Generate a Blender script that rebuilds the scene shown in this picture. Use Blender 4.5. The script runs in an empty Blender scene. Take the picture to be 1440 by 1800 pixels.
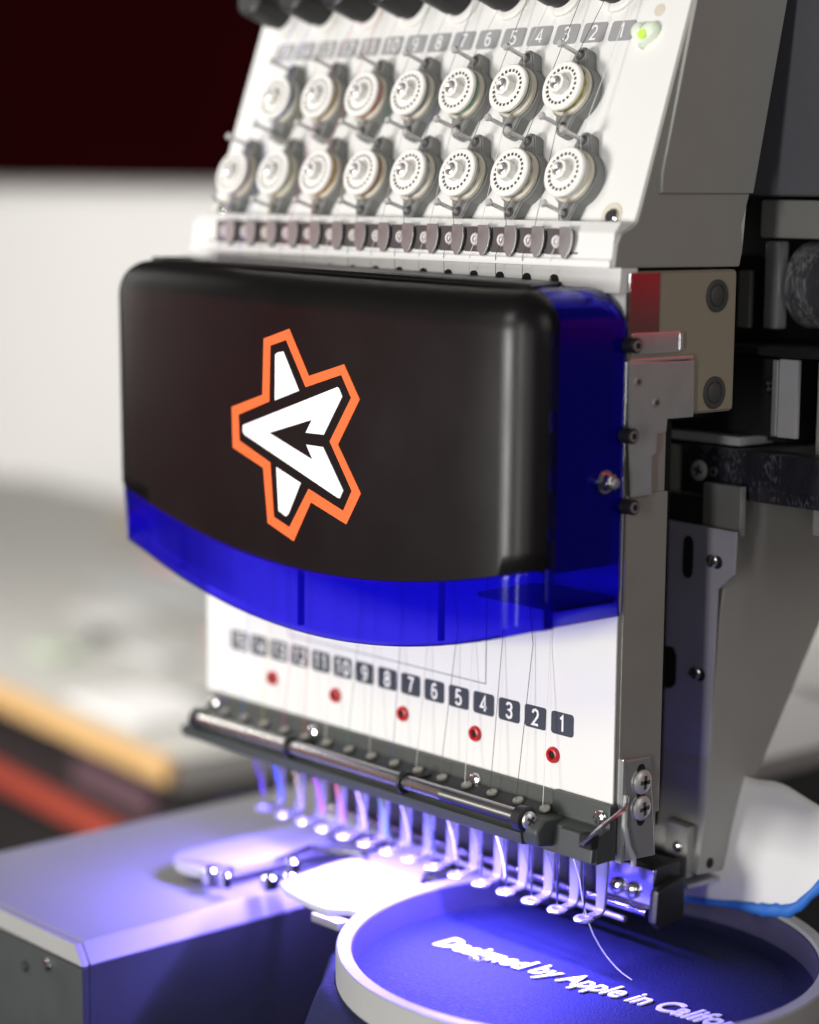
import bpy, bmesh, math, random
from mathutils import Matrix, Vector
random.seed(7)
scn = bpy.context.scene
C = scn.collection
Z0 = 1050.0            # height of the head's reference level above the floor (mm)

# ------------------------------------------------------------------ camera
cam = bpy.data.cameras.new('camera'); camo = bpy.data.objects.new('camera', cam); C.objects.link(camo)
RT = (0.67152, 0.74091, 0.01006); UP = (-0.11495, 0.09076, 0.98922); FW = (-0.73201, 0.66544, -0.14611)
m = Matrix(((RT[0], UP[0], -FW[0], .49934), (RT[1], UP[1], -FW[1], -.52699), (RT[2], UP[2], -FW[2], .18034 + Z0/1000), (0, 0, 0, 1)))
camo.matrix_world = m
cam.sensor_fit = 'HORIZONTAL'; cam.sensor_width = 36; cam.lens = 3778.33/1440*36
cam.clip_start = .02; cam.clip_end = 50
cam.dof.use_dof = True; cam.dof.focus_distance = .742; cam.dof.aperture_fstop = cam.lens/19.0
scn.camera = camo

# ------------------------------------------------------------------ world, lamps, exposure
w = bpy.data.worlds.new('World'); scn.world = w; w.use_nodes = True
bg = w.node_tree.nodes['Background']; bg.inputs[0].default_value = (1.0, .94, .88, 1); bg.inputs[1].default_value = .06

def area(name, loc, target, sx, sy, power, col):
    l = bpy.data.lights.new(name, 'AREA'); l.shape = 'RECTANGLE'; l.size = sx/1000; l.size_y = sy/1000
    l.energy = power; l.color = col
    o = bpy.data.objects.new(name, l); C.objects.link(o)
    a = Vector((loc[0], loc[1], loc[2] + Z0))/1000; b = Vector((target[0], target[1], target[2] + Z0))/1000
    o.location = a; o.rotation_euler = (b - a).to_track_quat('-Z', 'Y').to_euler()
    return o
area('unseen_light', (-330, -1450, 20), (-90, 0, 100), 340, 340, 18.5, (1, .975, .95))
area('unseen_light', (-420, -1300, 900), (-90, 0, 140), 360, 360, 6, (1, .97, .94))
area('tall_light', (640, -1440, 120), (0, 0, 60), 100, 900, 8, (1, .97, .95))  # unseen tall light, gives the cover corner its highlight
area('wall_fill', (-950, -250, 420), (-1500, 1300, -100), 700, 700, 30, (1, .975, .95))  # unseen fill added to brighten the background wall
area('unseen_light', (1300, 150, 650), (0, 80, 60), 500, 700, 3.0, (1, .98, .96))  # unseen fill added for the right flank
area('unseen_light', (820, -780, 60), (10, 70, 20), 260, 260, .9, (1, .98, .96))  # unseen weak fill added for the slotted plate behind the head
area('reflector_light_right', (900, 500, 900), (1200, 1200, 200), 200, 200, 5.5, (1, .97, .93))  # unseen light added only to brighten the red block at right
area('reflector_light_left', (-700, -500, 900), (-1400, -900, 100), 200, 200, 9, (1, .97, .93))  # unseen light added only to brighten the red panel at left
v = scn.view_settings
v.view_transform = 'Standard'; v.look = 'None'; v.gamma = 1; v.use_curve_mapping = False; v.exposure = 0
scn.cycles.use_denoising = True
scn.cycles.max_bounces = 10; scn.cycles.transparent_max_bounces = 12
scn.cycles.caustics_reflective = False; scn.cycles.caustics_refractive = False
scn.cycles.sample_clamp_indirect = 6

# ------------------------------------------------------------------ materials
MATS = {}
def mat(name, col, rough=.5, metal=0., bump=0., bscale=900., var=.06, vscale=60., emit=None, estr=0., coat=0., stretch=None, spec=.5, sheen=0.):
    M = bpy.data.materials.new(name); M.use_nodes = True; nt = M.node_tree; N = nt.nodes; L = nt.links
    b = N['Principled BSDF']
    b.inputs['Roughness'].default_value = rough; b.inputs['Metallic'].default_value = metal
    b.inputs['Coat Weight'].default_value = coat; b.inputs['Specular IOR Level'].default_value = spec
    if sheen: b.inputs['Sheen Weight'].default_value = sheen
    tc = N.new('ShaderNodeTexCoord'); mp = N.new('ShaderNodeMapping'); L.new(tc.outputs['Object'], mp.inputs[0])
    if stretch: mp.inputs['Scale'].default_value = stretch
    n1 = N.new('ShaderNodeTexNoise'); n1.inputs['Scale'].default_value = vscale; n1.inputs['Detail'].default_value = 5; L.new(mp.outputs[0], n1.inputs[0])
    rp = N.new('ShaderNodeMapRange'); rp.inputs[3].default_value = 1 - var; rp.inputs[4].default_value = 1 + var; L.new(n1.outputs[0], rp.inputs[0])
    mx = N.new('ShaderNodeMix'); mx.data_type = 'RGBA'; mx.blend_type = 'MULTIPLY'; mx.inputs[0].default_value = 1
    mx.inputs[6].default_value = (*col, 1); L.new(rp.outputs[0], mx.inputs[7]); L.new(mx.outputs[2], b.inputs['Base Color'])
    r2 = N.new('ShaderNodeMapRange'); r2.inputs[3].default_value = max(.02, rough*(1 - 2.5*var)); r2.inputs[4].default_value = min(1, rough*(1 + 2.5*var)); L.new(n1.outputs[0], r2.inputs[0]); L.new(r2.outputs[0], b.inputs['Roughness'])
    if bump:
        n2 = N.new('ShaderNodeTexNoise'); n2.inputs['Scale'].default_value = bscale; n2.inputs['Detail'].default_value = 3; L.new(mp.outputs[0], n2.inputs[0])
        bp = N.new('ShaderNodeBump'); bp.inputs['Strength'].default_value = bump; bp.inputs['Distance'].default_value = .0004; L.new(n2.outputs[0], bp.inputs['Height']); L.new(bp.outputs[0], b.inputs['Normal'])
    if emit: b.inputs['Emission Color'].default_value = (*emit, 1); b.inputs['Emission Strength'].default_value = estr
    MATS[name] = M
    return M
mat('white_paint', (.74, .74, .72), .42, bump=.10, bscale=1600, var=.015)
mat('side_paint', (.27, .265, .245), .55, bump=.18, bscale=1500, var=.05)
mat('beige_paint', (.27, .24, .18), .55, bump=.18, bscale=1500, var=.05)
mat('black_satin', (.0052, .0044, .0046), .33, bump=.10, bscale=2600, var=.09, vscale=30, spec=.32)
mat('case_metal', (.39, .38, .345), .36, metal=.45, bump=.05, bscale=700, var=.08)
mat('zinc_metal', (.66, .68, .68), .15, metal=.7, bump=.08, bscale=900, var=.12, vscale=120)
mat('chrome', (.80, .79, .80), .14, metal=1, var=.05)
mat('steel', (.58, .58, .57), .34, metal=.8, bump=.05, var=.1)
mat('satin_steel', (.66, .65, .64), .42, metal=.6, var=.06)
mat('dark_steel', (.13, .12, .12), .35, metal=.6, var=.1)
mat('rod_steel', (.42, .41, .39), .27, metal=.95, var=.06)
mat('mirror_steel', (.42, .41, .41), .16, metal=1, var=.1)
mat('clip_steel', (.32, .32, .32), .36, metal=.8, var=.08, vscale=200)
mat('rail_grey', (.046, .053, .048), .48, bump=.12, bscale=1200, var=.08)
mat('arm_paint', (.31, .308, .285), .5, bump=.22, bscale=1300, var=.05)
mat('plate_blue_steel', (.42, .41, .47), .42, metal=.25, bump=.05, var=.1, vscale=40)
mat('black_plastic', (.012, .012, .013), .45, bump=.1, var=.1)
mat('black_void', (.004, .004, .004), .9, var=.1)  # near-black standing in for shade in holes and gaps
mat('housing_dark', (.15, .155, .175), .45, bump=.15, var=.06)
mat('base_plastic', (.19, .195, .19), .5, bump=.05, var=.04)
mat('grey_plastic', (.36, .37, .36), .5, bump=.05, var=.04)
mat('knob_white', (.82, .81, .77), .38, var=.02)
mat('knob_cream', (.60, .56, .46), .5, var=.08)
mat('slot_dark', (.05, .05, .05), .7)
mat('tile_grey', (.30, .305, .31), .5, var=.03)
mat('tile_navy', (.035, .043, .062), .45, var=.05)
mat('print_white', (.80, .80, .80), .5, var=.02)
mat('print_line', (.20, .25, .27), .6)
mat('logo_white', (.90, .90, .92), .4, var=.01)
mat('logo_orange', (.86, .15, .036), .4, var=.02)
mat('red_rubber', (.55, .012, .018), .35)
mat('cream_ceramic', (.34, .33, .28), .35)
mat('foot_steel', (.40, .40, .42), .24, metal=.7, var=.05)
mat('hoop_white', (.33, .335, .33), .42, bump=.06, bscale=700, var=.03)
mat('holder_white', (.40, .40, .42), .3, var=.06, vscale=150)
mat('bed_paint', (.30, .30, .295), .45, bump=.1, var=.03)
mat('bed_end', (.036, .041, .042), .55, bump=.1, var=.08)
mat('fabric', (.020, .023, .068), .95, bump=1.0, bscale=1400, var=.28, vscale=700, spec=.1)
mat('embroidery', (.85, .86, .88), .6, bump=.8, bscale=1800, var=.05, stretch=(.3, 3, 1))
mat('cloth_wall', (.055, .052, .10), .9, bump=.8, bscale=1400, var=.15, vscale=500, spec=.1)
mat('white_cloth', (.70, .70, .67), .85, bump=.4, bscale=600, var=.05)
mat('blue_trim', (.025, .16, .55), .6, bump=.4, var=.12, vscale=200)
mat('wall_paint', (.72, .71, .69), .8, bump=.1, bscale=60, var=.04, vscale=2)
mat('maroon', (.010, .0007, .0011), .9, var=.2, vscale=6, spec=0.)
mat('table_top', (.34, .335, .31), .5, var=.08, vscale=9)
mat('table_edge', (.40, .25, .105), .5, var=.08, vscale=20)
mat('cardboard', (.32, .27, .205), .8, var=.1, vscale=20)
mat('red_paint', (.23, .035, .02), .5, var=.08)
mat('dark_box', (.008, .006, .0065), .6)
mat('plum', (.055, .026, .034), .7, var=.2, vscale=8)
mat('mauve_cloth', (.20, .12, .16), .85, var=.25, vscale=9)
mat('blue_item', (.06, .05, .22), .6)
mat('pink_item', (.45, .22, .22), .7)
mat('green_item', (.30, .34, .26), .7)
mat('grey_item', (.16, .165, .155), .7)
mat('paper', (.48, .475, .46), .8, var=.05)
mat('floor_dark', (.012, .011, .011), .6, var=.2, vscale=5)
mat('blue_rib', (.02, .02, .30), .4)
mat('red_reflector', (.60, .015, .03), .45, var=.1, vscale=8)
mat('led_lens', (.3, .25, .9), .4, emit=(.22, .17, 1), estr=12)
mat('heart_lens', (.74, .78, .70), .25, emit=(.45, .85, .10), estr=.10, var=.05)
mat('lamp_green', (.5, .8, .1), .3, emit=(.55, .95, .08), estr=.16)

def worn_material(name, dark, light, lo, hi, stretch, rough, metal):
    M = mat(name, dark, rough, metal=metal, bump=.5, bscale=500, var=.2, vscale=200, stretch=stretch); nt = M.node_tree; N = nt.nodes; L = nt.links
    b = N['Principled BSDF']; old = b.inputs['Base Color'].links[0].from_socket
    mp = [n for n in N if n.type == 'MAPPING'][0]
    n1 = N.new('ShaderNodeTexNoise'); n1.inputs['Scale'].default_value = 900; n1.inputs['Detail'].default_value = 8; L.new(mp.outputs[0], n1.inputs[0])
    n2 = N.new('ShaderNodeTexNoise'); n2.inputs['Scale'].default_value = 70; n2.inputs['Detail'].default_value = 4; L.new(mp.outputs[0], n2.inputs[0])
    mu = N.new('ShaderNodeMath'); mu.operation = 'MULTIPLY'; L.new(n1.outputs[0], mu.inputs[0]); L.new(n2.outputs[0], mu.inputs[1])
    rg = N.new('ShaderNodeMapRange'); rg.inputs[1].default_value = lo; rg.inputs[2].default_value = hi; L.new(mu.outputs[0], rg.inputs[0])
    mx = N.new('ShaderNodeMix'); mx.data_type = 'RGBA'; L.new(rg.outputs[0], mx.inputs[0]); L.new(old, mx.inputs[6]); mx.inputs[7].default_value = (*light, 1)
    L.new(mx.outputs[2], b.inputs['Base Color'])
worn_material('worn_black', (.016, .015, .022), (.13, .125, .15), .29, .42, (1, 1, .45), .45, .1)
worn_material('roller_steel', (.11, .115, .13), (.55, .56, .58), .22, .36, (1.6, 1, .22), .4, .5)
def visor_material():
    M = bpy.data.materials.new('visor_blue'); M.use_nodes = True; nt = M.node_tree; N = nt.nodes; L = nt.links
    N.remove(N['Principled BSDF']); out = N['Material Output']
    tr = N.new('ShaderNodeBsdfTransparent'); tr.inputs[0].default_value = (.26, .22, .98, 1)
    tl = N.new('ShaderNodeBsdfTranslucent'); tl.inputs[0].default_value = (.012, .008, .95, 1)
    df = N.new('ShaderNodeBsdfDiffuse'); df.inputs[0].default_value = (.012, .008, .90, 1)
    gl = N.new('ShaderNodeBsdfGlossy'); gl.inputs[0].default_value = (1, 1, 1, 1); gl.inputs[1].default_value = .16
    a = N.new('ShaderNodeMixShader'); a.inputs[0].default_value = .5; L.new(tl.outputs[0], a.inputs[1]); L.new(df.outputs[0], a.inputs[2])
    b = N.new('ShaderNodeMixShader'); b.inputs[0].default_value = .20; L.new(tr.outputs[0], b.inputs[1]); L.new(a.outputs[0], b.inputs[2])
    fr = N.new('ShaderNodeFresnel'); fr.inputs[0].default_value = 1.22
    c = N.new('ShaderNodeMixShader'); L.new(fr.outputs[0], c.inputs[0]); L.new(b.outputs[0], c.inputs[1]); L.new(gl.outputs[0], c.inputs[2])
    L.new(c.outputs[0], out.inputs[0]); MATS['visor'] = M
visor_material()

# ------------------------------------------------------------------ mesh builder (millimetres)
class MB:
    def __init__(s): s.v = []; s.f = []
    def add(s, vs, fs):
        o = len(s.v); s.v += [tuple(p) for p in vs]; s.f += [tuple(i + o for i in f) for f in fs]; return s
    def box(s, x0, x1, y0, y1, z0, z1):
        vs = [(x, y, z) for z in (z0, z1) for y in (y0, y1) for x in (x0, x1)]
        return s.add(vs, [(0, 2, 3, 1), (4, 5, 7, 6), (0, 1, 5, 4), (2, 6, 7, 3), (0, 4, 6, 2), (1, 3, 7, 5)])
    def prism(s, pts, h0, h1, ax):            # polygon in the two other axes, extruded along ax
        n = len(pts)
        def P(p, h):
            return (h, p[0], p[1]) if ax == 'x' else (p[0], h, p[1]) if ax == 'y' else (p[0], p[1], h)
        vs = [P(p, h0) for p in pts] + [P(p, h1) for p in pts]
        return s.add(vs, [tuple(range(n))[::-1], tuple(range(n, 2*n))] + [(i, (i + 1) % n, n + (i + 1) % n, n + i) for i in range(n)])
    def lathe(s, prof, c, axis, seg=24):      # prof: (radius, height along axis) list
        ax = Vector(axis).normalized(); t = Vector((0, 0, 1)) if abs(ax.z) < .9 else Vector((1, 0, 0))
        u = ax.cross(t).normalized(); w_ = ax.cross(u); c = Vector(c); vs = []; fs = []
        for r, h in prof:
            for k in range(seg):
                a = 2*math.pi*k/seg; vs.append(c + ax*h + (u*math.cos(a) + w_*math.sin(a))*max(r, 1e-4))
        for i in range(len(prof) - 1):
            for k in range(seg):
                fs.append((i*seg + k, i*seg + (k + 1) % seg, (i + 1)*seg + (k + 1) % seg, (i + 1)*seg + k))
        fs.append(tuple(range(seg))[::-1]); fs.append(tuple(range((len(prof) - 1)*seg, len(prof)*seg)))
        return s.add(vs, fs)
    def cyl(s, a, b, r, seg=16, r2=None):
        a = Vector(a); b = Vector(b)
        return s.lathe([(r, 0), (r2 if r2 is not None else r, (b - a).length)], a, b - a, seg)
    def tube(s, pts, r, seg=6):
        P = [Vector(p) for p in pts]; vs = []; fs = []; n = len(P)
        for i, p in enumerate(P):
            d = (P[min(i + 1, n - 1)] - P[max(i - 1, 0)]).normalized()
            t = Vector((1, 0, 0)) if abs(d.x) < .8 else Vector((0, 0, 1))
            u = d.cross(t).normalized(); w_ = d.cross(u); rr = r[i] if isinstance(r, (list, tuple)) else r
            for k in range(seg):
                a = 2*math.pi*k/seg; vs.append(p + (u*math.cos(a) + w_*math.sin(a))*rr)
        for i in range(n - 1):
            for k in range(seg): fs.append((i*seg + k, i*seg + (k + 1) % seg, (i + 1)*seg + (k + 1) % seg, (i + 1)*seg + k))
        fs.append(tuple(range(seg))[::-1]); fs.append(tuple(range((n - 1)*seg, n*seg)))
        return s.add(vs, fs)
    def grid(s, rows):                        # rows of equal length
        nr = len(rows); nc = len(rows[0])
        return s.add([p for r in rows for p in r], [(i*nc + k, i*nc + k + 1, (i + 1)*nc + k + 1, (i + 1)*nc + k) for i in range(nr - 1) for k in range(nc - 1)])
    def mesh(s, name, org=(0, 0, 0), bev=0., seg=2, ang=35):
        me = bpy.data.meshes.new(name)
        me.from_pydata([((x - org[0])/1000, (y - org[1])/1000, (z - org[2])/1000) for x, y, z in s.v], [], s.f)
        bm = bmesh.new(); bm.from_mesh(me); bmesh.ops.recalc_face_normals(bm, faces=bm.faces)
        if bev:
            es = [e for e in bm.edges if len(e.link_faces) == 2 and e.calc_face_angle(0) > math.radians(30)]
            bmesh.ops.bevel(bm, geom=es, offset=bev/1000, segments=seg, profile=.6, affect='EDGES', clamp_overlap=True)
        bm.to_mesh(me); bm.free(); me.shade_smooth(); me.set_sharp_from_angle(angle=math.radians(ang))
        return me
ORG = {}
def place(o, parent, org):
    C.objects.link(o); ORG[o] = Vector(org)
    if parent: o.parent = parent; o.location = (Vector(org) - ORG[parent])/1000
    else: o.location = (org[0]/1000, org[1]/1000, (org[2] + Z0)/1000)
    return o
def build(mb, name, mt, parent=None, org=None, bev=0., seg=2, ang=35):
    """link one mesh object; coordinates are head millimetres, org is its own origin"""
    if org is None: org = ORG[parent] if parent else (0, 0, 0)
    me = mb.mesh(name, org, bev, seg, ang); me.materials.append(MATS[mt])
    o = place(bpy.data.objects.new(name, me), parent, org)
    if bev: o.modifiers.new('weighted_normal', 'WEIGHTED_NORMAL').keep_sharp = True
    return o
def empty(name, org): return place(bpy.data.objects.new(name, None), None, org)
def tag(o, label, cat, group=None):
    o['label'] = label; o['category'] = cat
    if group: o['group'] = group
    return o
WN = set()
def inst(me, name, parent, org, rot=None):    # an object sharing mesh data; parent unrotated
    o = place(bpy.data.objects.new(name, me), parent, org)
    if rot is not None: o.rotation_euler = rot
    if me.name in WN: o.modifiers.new('weighted_normal', 'WEIGHTED_NORMAL').keep_sharp = True
    return o
def sub(me, name, parent, loc=(0, 0, 0)):     # a sub-part in its part's own frame
    o = bpy.data.objects.new(name, me); C.objects.link(o); o.parent = parent; o.location = Vector(loc)/1000; ORG[o] = ORG[parent] + Vector(loc)
    if me.name in WN: o.modifiers.new('weighted_normal', 'WEIGHTED_NORMAL').keep_sharp = True
    return o
def local(mb, name, mt, bev=0., seg=2, ang=35):
    me = mb.mesh(name, (0, 0, 0), bev, seg, ang); me.materials.append(MATS[mt])
    if bev: WN.add(me.name)
    return me
def rrect(w_, h, r, n=4, shear=0.):
    pts = []
    for cx, cy, a0 in ((w_/2 - r, h/2 - r, 0), (-w_/2 + r, h/2 - r, 90), (-w_/2 + r, -h/2 + r, 180), (w_/2 - r, -h/2 + r, 270)):
        for k in range(n + 1):
            a = math.radians(a0 + 90*k/n); x, y = cx + r*math.cos(a), cy + r*math.sin(a); pts.append((x + shear*y, y))
    return pts
def text_mesh(txt, height, mt, depth=.1, bold=0., shear=0., align='CENTER', sx=1.):
    cu = bpy.data.curves.new('txt', 'FONT'); cu.body = txt; cu.size = 1; cu.extrude = depth/2/height*.7; cu.offset = bold; cu.shear = shear
    cu.align_x = align; cu.align_y = 'CENTER'; cu.resolution_u = 3
    o = bpy.data.objects.new('txt', cu); C.objects.link(o); dg = bpy.context.evaluated_depsgraph_get(); dg.update()
    me = bpy.data.meshes.new_from_object(o.evaluated_get(dg)); bpy.data.objects.remove(o)
    s = height/.7/1000
    me.transform(Matrix.Diagonal((s*sx, s, s, 1))); me.materials.clear(); me.materials.append(MATS[mt]); return me
GL = {'0': [([(.5, 1), (.2, .88), (.08, .7), (.08, .3), (.2, .12), (.5, 0), (.8, .12), (.92, .3), (.92, .7), (.8, .88)], 1)],
 '1': [([(.22, .80), (.55, 1), (.55, 0)], 0)], '2': [([(.1, .76), (.2, .93), (.5, 1), (.8, .93), (.9, .74), (.82, .55), (.1, 0), (.94, 0)], 0)],
 '3': [([(.1, .82), (.25, .96), (.5, 1), (.8, .93), (.88, .75), (.75, .57), (.45, .53), (.8, .48), (.92, .27), (.8, .07), (.5, 0), (.22, .05), (.07, .2)], 0)],
 '4': [([(.72, 0), (.72, 1), (.05, .27), (.98, .27)], 0)], '5': [([(.86, 1), (.2, 1), (.13, .5), (.45, .62), (.78, .54), (.92, .31), (.8, .08), (.48, 0), (.2, .05), (.08, .18)], 0)],
 '6': [([(.82, .9), (.55, 1), (.25, .9), (.1, .6), (.1, .3), (.22, .08), (.5, 0), (.8, .09), (.92, .3), (.8, .54), (.5, .61), (.25, .54), (.13, .36)], 0)],
 '7': [([(.06, 1), (.94, 1), (.55, .45), (.42, 0)], 0)],
 '8': [([(.5, 1), (.22, .93), (.13, .76), (.24, .6), (.5, .53), (.76, .6), (.87, .76), (.78, .93)], 1), ([(.5, .53), (.2, .46), (.07, .26), (.2, .07), (.5, 0), (.8, .07), (.93, .26), (.8, .46)], 1)],
 '9': [([(.18, .1), (.45, 0), (.75, .1), (.9, .4), (.9, .7), (.78, .92), (.5, 1), (.2, .91), (.08, .7), (.2, .46), (.5, .39), (.75, .46), (.87, .64)], 0)]}
def digits(txt, h, mt, sw=.17):
    """flat printed numerals: mitred strokes, one strip for each stroke"""
    b = MB(); cw = .60*h; gap = .22*h; tw = len(txt)*cw + (len(txt) - 1)*gap; kz = 0
    for ci, ch in enumerate(txt):
        x0 = -tw/2 + ci*(cw + gap)
        for pts, closed in GL[ch]:
            Q = [Vector((x0 + p[0]*cw, (p[1] - .5)*h)) for p in pts]; n = len(Q); Lp = []; Rp = []
            for i in range(n):
                a = Q[i - 1] if (i or closed) else None; c = Q[(i + 1) % n] if (i < n - 1 or closed) else None
                d1 = (Q[i] - a).normalized() if a is not None else (c - Q[i]).normalized(); d2 = (c - Q[i]).normalized() if c is not None else d1
                nn = Vector((-d1.y - d2.y, d1.x + d2.x)).normalized(); k = sw*h/2/max(.45, nn.dot(Vector((-d1.y, d1.x))))
                Lp.append(Q[i] + nn*k); Rp.append(Q[i] - nn*k)
            kz += 1; z = .02*kz
            b.add([(p.x, p.y, z) for p in Lp] + [(p.x, p.y, z) for p in Rp], [(i, (i + 1) % n, n + (i + 1) % n, n + i) for i in range(n if closed else n - 1)])
    return local(b, 'numeral', mt)
def screw(parent, name, c, axis, r, mt='chrome', cross=True, h=None):
    """domed screw head with a cross recess built as dark grooves"""
    h = h or r*.55; prof = [(r, 0), (r, h*.35), (r*.86, h*.72), (r*.5, h*.95), (.01, h)]
    b = MB().lathe(prof, c, axis, 20); o = build(b, name, mt, parent, c)
    ax = Vector(axis).normalized(); t = Vector((0, 0, 1)) if abs(ax.z) < .9 else Vector((1, 0, 0)); u = ax.cross(t).normalized(); q = ax.cross(u)
    a0 = random.uniform(0, 3); u, q = u*math.cos(a0) + q*math.sin(a0), q*math.cos(a0) - u*math.sin(a0)
    g = MB()
    for d, e in (((u, q), (q, u)) if cross else ((u, q),)):
        L_ = r*(.55 if cross else .92); W_ = r*.16; c0 = Vector(c)
        vs = [c0 + ax*hh + d*a*L_ + e*b_*W_ for hh in (h*.55, h*1.03) for a in (-1, 1) for b_ in (-1, 1)]
        g.add(vs, [(0, 1, 3, 2), (4, 6, 7, 5), (0, 4, 5, 1), (2, 3, 7, 6), (0, 2, 6, 4), (1, 5, 7, 3)])
    if parent is not None and parent.parent is None: build(g, 'recess', 'slot_dark', o)
    return o
P = 13.0

# ================================================================== the machine
mc = empty('embroidery_machine', (-90, 60, -100))
tag(mc, 'white multi-needle embroidery machine head with black and blue front cover', 'embroidery machine')
SL = .345; cs = math.atan(SL)
def py(z): return 26 + SL*(z - 236)
NRM = Vector((0, -math.cos(cs), math.sin(cs)))
PROT = (math.pi/2 - cs, 0, 0)                 # local x -> X, local y -> up the panel, local z -> out of it
def on_panel(x, z, h=0): return Vector((x, py(z), z)) + NRM*h

# --- upper housing: white front, grey side cheek
XL, XR = -206., 24.
hs = build(MB().prism([(py(270) + 2.5, 270), (py(172) + 2.5, 172), (60, 160), (62, 181), (82, 270)], XL + 3, XR - .6, 'x'), 'tension_housing', 'white_paint', mc, bev=1.5)
build(MB().prism([(py(272) + .2, 272), (py(177.5) + .2, 177.5), (py(172), 172), (1.2, 170.2), (-3.6, 168.4), (-5.4, 165), (-6.6, 157.4), (57, 156.9), (58.5, 163), (57.5, 171), (61, 181), (83, 272)], XR - 1.5, XR + .6, 'x'), 'side_cheek', 'side_paint', mc, bev=.7)
build(MB().prism([(36, 272), (14.2, 188), (14, 181.6), (61.5, 181.9), (77, 250), (83.5, 272)], XR - .2, XR + 2.0, 'x'), 'side_cover', 'side_paint', mc, bev=.5)
build(MB().prism([(py(272), 272), (py(170.5), 170.5), (py(170.5) + 4, 170.5), (py(272) + 4, 272)], XL, XR - .2, 'x'), 'tension_panel', 'white_paint', mc, bev=1.6, seg=3)
# ledge carrying the thread clips
build(MB().prism([(-1.5, 172.2), (-4.6, 168.6), (-5.6, 160.2), (-6.6, 159.6), (-6.8, 157.2), (10, 157.2), (12, 172.2)], XL - .5, XR - 1.6, 'x'), 'clip_ledge', 'white_paint', mc, bev=.8)
build(MB().prism([(-2.2, 157.6), (-3, 149), (6, 149), (6, 157.6)], XL + 1, XR - .5, 'x'), 'slot_strip', 'white_paint', mc, bev=.5)
for k in range(15):
    pts = [(-2, 148.5), (2, 148.5), (2, 151.6)] + [(2*math.cos(a), 151.8 + 2.6*math.sin(a)) for a in (.4, .8, 1.2, 1.57, 1.94, 2.34, 2.74)] + [(-2, 151.6)]
    build(MB().prism([(x - 6 - P*k, z) for x, z in pts], -3.35, 2, 'y'), 'thread_slot', 'black_void', mc, (-6 - P*k, -3, 151))

# --- numbered tiles on the panel (grey) and on the lower plate (navy)
tile_u = local(MB().prism(rrect(10.9, 7.2, 1.1, 3, .08), 0, .22, 'z'), 'number_tile', 'tile_grey')
tile_l = local(MB().prism(rrect(10.6, 8.0, 1.2, 3), 0, .22, 'z'), 'number_tile', 'tile_navy')
for k in range(15):
    p = on_panel(-4.1 - P*k, 236, .02)
    t = inst(tile_u, 'number_tile', mc, p, PROT); sub(digits(str(k + 1), 4.9, 'print_white', .14), 'numeral', t, (0, 0, .24))
    t = inst(tile_l, 'number_tile', mc, (-P*k, -.58, 0), (math.pi/2, 0, 0)); sub(digits(str(k + 1), 5.3, 'print_white'), 'numeral', t, (0, 0, .24))

# --- tension knobs
def knob_base():
    R, rl, L_ = 10.0, 3.2, 12.9; pts = []
    def arc(cx, cy, r, a0, a1, n):
        for k in range(n + 1):
            a = math.radians(a0 + (a1 - a0)*k/n); pts.append((cx + r*math.cos(a), cy + r*math.sin(a)))
    arc(0, 0, R, -62, 62, 14); arc(0, L_, rl, 10, 170, 8); arc(0, 0, R, 118, 242, 14); arc(0, -L_, rl, 190, 350, 8)
    return pts
bp_ = knob_base()
k_base = local(MB().prism(bp_, 0, 4.3, 'z').prism([(x*.93, y*.95) for x, y in bp_], 4.1, 4.8, 'z'), 'tension_knob', 'base_plastic', .5)
k_drum = local(MB().lathe([(8.3, 4.2), (9.2, 4.8), (9.2, 6.0), (8.1, 6.8), (8.1, 8.0), (8.7, 8.6)], (0, 0, 0), (0, 0, 1), 36), 'drum', 'knob_cream')
disc = MB().lathe([(8.4, 8.4), (8.8, 8.7), (8.8, 9.7), (8.4, 10.1), (6.0, 10.1), (5.8, 9.8), (3.4, 9.8)], (0, 0, 0), (0, 0, 1), 40)
k_disc = local(disc, 'dial', 'knob_white', ang=30)
sl = MB()
for k in range(22):
    a = 2*math.pi*k/22; u = Vector((math.cos(a), math.sin(a), 0)); q = Vector((-u.y, u.x, 0))
    vs = [u*r + q*t + Vector((0, 0, z)) for z in (9.6, 10.18) for r in (5.85, 6.8) for t in (-.5, .5)]
    sl.add(vs, [(0, 1, 3, 2), (4, 6, 7, 5), (0, 4, 5, 1), (2, 3, 7, 6), (0, 2, 6, 4), (1, 5, 7, 3)])
k_slot = local(sl, 'scale_marks', 'slot_dark')
k_hub = local(MB().lathe([(3.7, 9.6), (3.7, 12.6), (3.4, 13)], (0, 0, 0), (0, 0, 1), 8), 'hub', 'knob_white', .25)
k_scr = local(MB().lathe([(2.25, 12.8), (2.25, 13.3), (1.6, 13.7), (.7, 13.5), (.1, 13.1)], (0, 0, 0), (0, 0, 1), 16), 'screw', 'steel')
pn = MB()
k_pin1 = local(MB().lathe([(.75, 4), (.75, 14.2), (1.25, 14.6), (1.45, 15.3), (1.1, 16)], (0, 0, 0), (0, 0, 1), 12), 'guide_pin', 'satin_steel')
k_cup = local(MB().lathe([(1.9, 4.4), (1.9, 4.95)], (0, 0, 0), (0, 0, 1), 14), 'pin_seat', 'slot_dark')
KN = {}; KO = {}
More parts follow.
